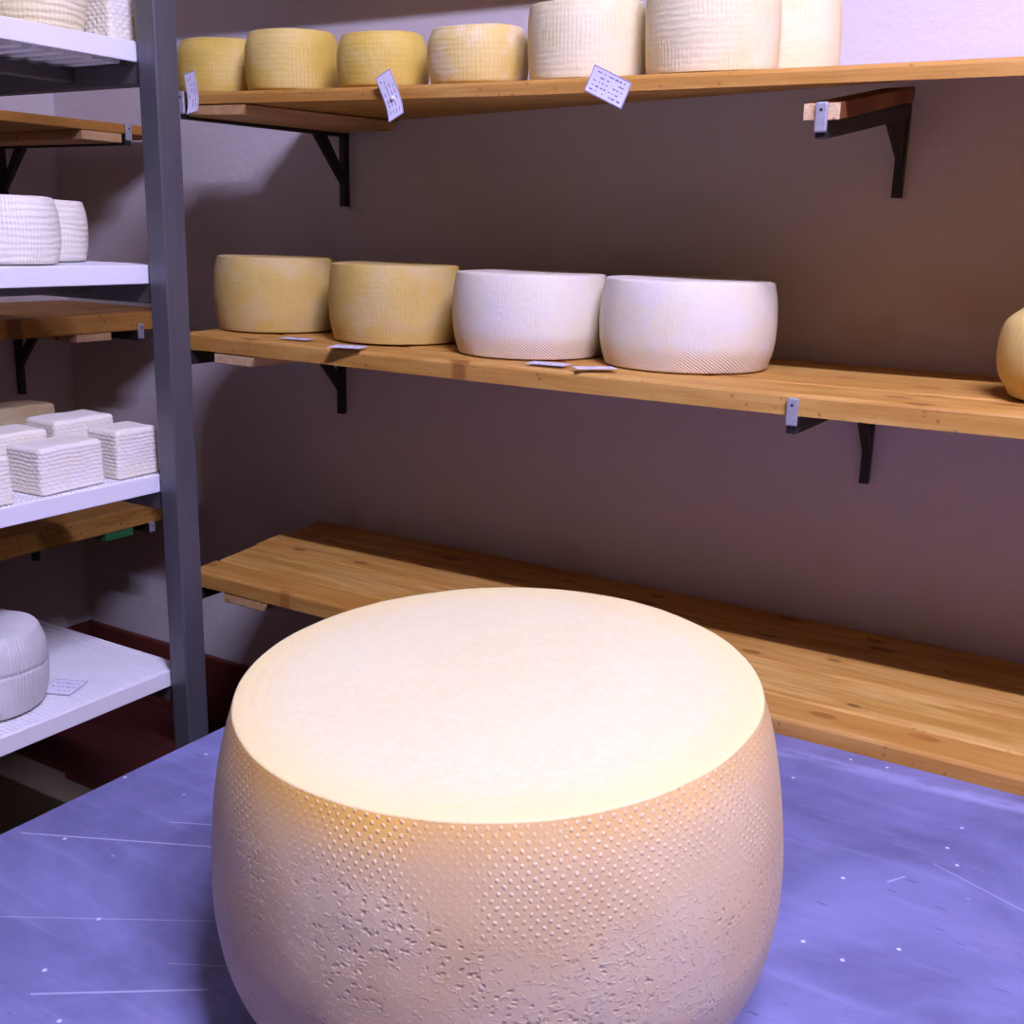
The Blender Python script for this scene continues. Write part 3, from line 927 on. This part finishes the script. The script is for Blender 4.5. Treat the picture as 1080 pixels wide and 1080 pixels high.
# ------------------------------------------------------------------ paper labels
def paper(loc, label, rot, w, h, curve=None, portrait=False, text=(3, 6), frame=(1, 1, 1, 1), pin=False):
    """paper in local x (width) / y (height), bowed by curve(y); printed frame and rows of illegible marks"""
    root_bm = bmesh.new()
    cv = curve or (lambda y: 0.0)
    n = 14
    th = 0.0004
    A = []
    for i in range(n + 1):
        y = -h / 2 + h * i / n
        A.append([root_bm.verts.new((sx * w / 2, y, cv(y) + dz)) for sx, dz in ((-1, 0), (1, 0), (1, th), (-1, th))])
    for i in range(n):
        for k in range(4):
            root_bm.faces.new((A[i][k], A[i][(k + 1) % 4], A[i + 1][(k + 1) % 4], A[i + 1][k]))
    root_bm.faces.new(A[0]); root_bm.faces.new(list(reversed(A[-1])))
    o = obj('paper_label', root_bm, M['paper'], None, loc)
    o.rotation_euler = rot
    tag(o, label, 'label', 'paper labels of the cheeses')

    def quad(bm, x0, x1, y0, y1):
        m = max(1, int(abs(y1 - y0) / (h / n)) + 1)
        for j in range(m):
            a, b = y0 + (y1 - y0) * j / m, y0 + (y1 - y0) * (j + 1) / m
            bm.faces.new([bm.verts.new((x, y, cv(y) + th + 0.00015)) for x, y in ((x0, a), (x1, a), (x1, b), (x0, b))])
    bm = bmesh.new()
    e = 0.0009
    i_ = 0.0003
    if frame[0]: quad(bm, -w / 2 + i_, -w / 2 + i_ + e, -h / 2 + i_, h / 2 - i_)
    if frame[1]: quad(bm, w / 2 - i_ - e, w / 2 - i_, -h / 2 + i_, h / 2 - i_)
    if frame[2]: quad(bm, -w / 2 + i_, w / 2 - i_, -h / 2 + i_, -h / 2 + i_ + e)
    if frame[3]: quad(bm, -w / 2 + i_, w / 2 - i_, h / 2 - i_ - e, h / 2 - i_)
    obj('printed_frame', bm, M['ink'], o)
    bm = bmesh.new()
    rng = random.Random(int(abs(loc[0]) * 1e4))
    rows, cols = text
    for r in range(rows):
        u = -0.5 + (r + 1) / (rows + 1)
        for c in range(cols):
            if rng.random() < 0.22:
                continue
            v = -0.40 + 0.80 * (c + 0.5) / cols
            if portrait:
                x, y, dx, dy = u * w, (v + rng.uniform(-.03, .03)) * h, 0.0006, h / cols * rng.uniform(0.16, 0.38)
            else:
                x, y, dx, dy = (v + rng.uniform(-.03, .03)) * w, u * h, w / cols * rng.uniform(0.14, 0.36), 0.0005 + 0.0005 * rng.random()
            quad(bm, x - dx, x + dx, y - dy, y + dy)
    obj('printed_marks', bm, M['ink'], o)
    if pin:
        bm = bmesh.new()
        bmesh.ops.create_uvsphere(bm, u_segments=16, v_segments=8, radius=0.0032, matrix=Matrix.Translation((0.002, -0.004, cv(-0.004) + 0.0025)) @ Matrix.Diagonal((1, 1, 0.7, 1)))
        obj('pin', bm, M['pin'], o, smooth=True)
    return o


# three labels hanging on the front edge of the top shelf
paper((-0.9705, 1.2665, 0.1745), 'narrow paper label with a white pin, dangling from the top shelf edge', (PI / 2, -0.44, 0), 0.0275, 0.064,
      lambda y: 0.0035 + 7.0 * max(0, -y - 0.002) ** 2 * 1.2 + 5.0 * max(0, y) ** 2 * 0.3, True, (4, 6), pin=True)
paper((-0.6445, 1.2655, 0.1725), 'rectangular paper label tilted clockwise on the top shelf edge below the cream wheels', (PI / 2, 0.43, 0), 0.056, 0.032,
      lambda y: 0.003 + 2.0 * y * y, False, (5, 8))
paper((-1.346, 1.2655, 0.193), 'curled paper label on the top shelf edge beside the steel post', (PI / 2, -0.18, 0), 0.024, 0.060,
      lambda y: 0.004 + 9.0 * max(0, -y) ** 2, True, (3, 6))
# labels lying on the middle shelf
zl = MT + 0.0012
paper((-1.200, 1.318, zl), 'paper label lying on the middle shelf under the leftmost yellow-tan wheel', (0, 0, 0.15), 0.052, 0.026, lambda y: 0.0005, False, (3, 7))
paper((-1.062, 1.276, zl - 0.0002), 'paper label lying on the middle shelf in front of the second yellow-tan wheel', (0, 0, 0.3), 0.052, 0.034, lambda y: 0.0008 + 3 * max(0, y) ** 2, False, (3, 7))
paper((-0.737, 1.302, zl - 0.0005), 'paper label lying flat before the first white wheel, left one of two', (0, 0, 0.1), 0.056, 0.030, lambda y: 0.0005, False, (3, 7))
paper((-0.664, 1.296, zl - 0.0002), 'paper label lying between the two white wheels, right one of two', (0, 0, 0.75), 0.056, 0.030, lambda y: 0.001 + 2 * max(0, -y) ** 2, False, (3, 7))
# label on the lowest tray
paper((-1.229, 0.876, TT[3] + 0.0006), 'square paper label with dark frame, lying on the lowest white rack tray', (0, 0, 0.40), 0.047, 0.048, lambda y: 0.0003, False, (3, 5), frame=(1, 1, 1, 1))

# ------------------------------------------------------------------ lamp (above the frame)
lamp = thing('ceiling_lamp', (0.42, 0.20, 1.445), 'white fluorescent tube lamp hanging above the table', 'lamp')
bm = bmesh.new(); box(bm, -0.50, 0.50, -0.035, 0.035, 0.0, CEIL - 1.446, 0.004)
obj('housing', bm, M['lamp_body'], lamp)
bm = bmesh.new(); cyl(bm, (-0.44, 0, -0.045), (0.44, 0, -0.045), 0.014, 20)
obj('tube', bm, M['tube'], lamp, smooth=False)
for s in (-1, 1):
    bm = bmesh.new(); box(bm, s * 0.458 - .016, s * 0.458 + .016, -0.018, 0.018, -0.064, 0.001, 0.003)
    obj('socket', bm, M['lamp_body'], lamp)

# upper plank shelf just above the picture: it shades the top of the wall
root = thing('wooden_shelf', (BX0, 1.273, 0.630), 'highest wooden plank shelf on the back wall, above the picture', 'shelf', 'wooden shelves on the walls')
for a, b in ((0, 0.116), (0.1168, 0.25), (0.2508, 0.385)):
    bm = bmesh.new(); box(bm, 0, BX1 - BX0, a, b, 0, 0.024, 0.003)
    obj('board', bm, M['wood_x'], root)

# ------------------------------------------------------------------ world, camera, colour management
w = bpy.data.worlds.new('World')
SC.world = w
w.use_nodes = True
bg = w.node_tree.nodes['Background']
bg.inputs[0].default_value = (1.0, 0.50, 0.40, 1)
bg.inputs[1].default_value = 0.055

F = 1169.527
yaw, pitch, roll = math.radians(-31.1808), math.radians(14.1288), math.radians(-1.44229)
cy_, sy_, cp, sp = math.cos(yaw), math.sin(yaw), math.cos(pitch), math.sin(pitch)
fwd = Vector((sy_ * cp, cy_ * cp, -sp))
right = Vector((cy_, -sy_, 0))
down = fwd.cross(right)
r2 = math.cos(roll) * right + math.sin(roll) * down
d2 = -math.sin(roll) * right + math.cos(roll) * down
cam_d = bpy.data.cameras.new('Camera')
cam = bpy.data.objects.new('Camera', cam_d)
COL.objects.link(cam)
cam_d.sensor_width = 36
cam_d.lens = F / 1080 * 36
cam_d.clip_start = 0.02
mw = Matrix((( r2.x, -d2.x, -fwd.x), (r2.y, -d2.y, -fwd.y), (r2.z, -d2.z, -fwd.z)))
cam.rotation_euler = mw.to_euler()
cam.location = (0, 0, 0)
SC.camera = cam

# lift so that the floor is z = 0 and bring the room to life size
for o in SC.objects:
    if o.parent is None:
        o.location = (o.location - Vector((0, 0, FLOOR))) * SCALE
        if o.type != 'CAMERA':
            o.scale = (SCALE, SCALE, SCALE)

SC.view_settings.view_transform = 'Standard'
SC.view_settings.look = 'None'
SC.view_settings.exposure = 0.58
SC.view_settings.gamma = 1.0
SC.view_settings.use_curve_mapping = False
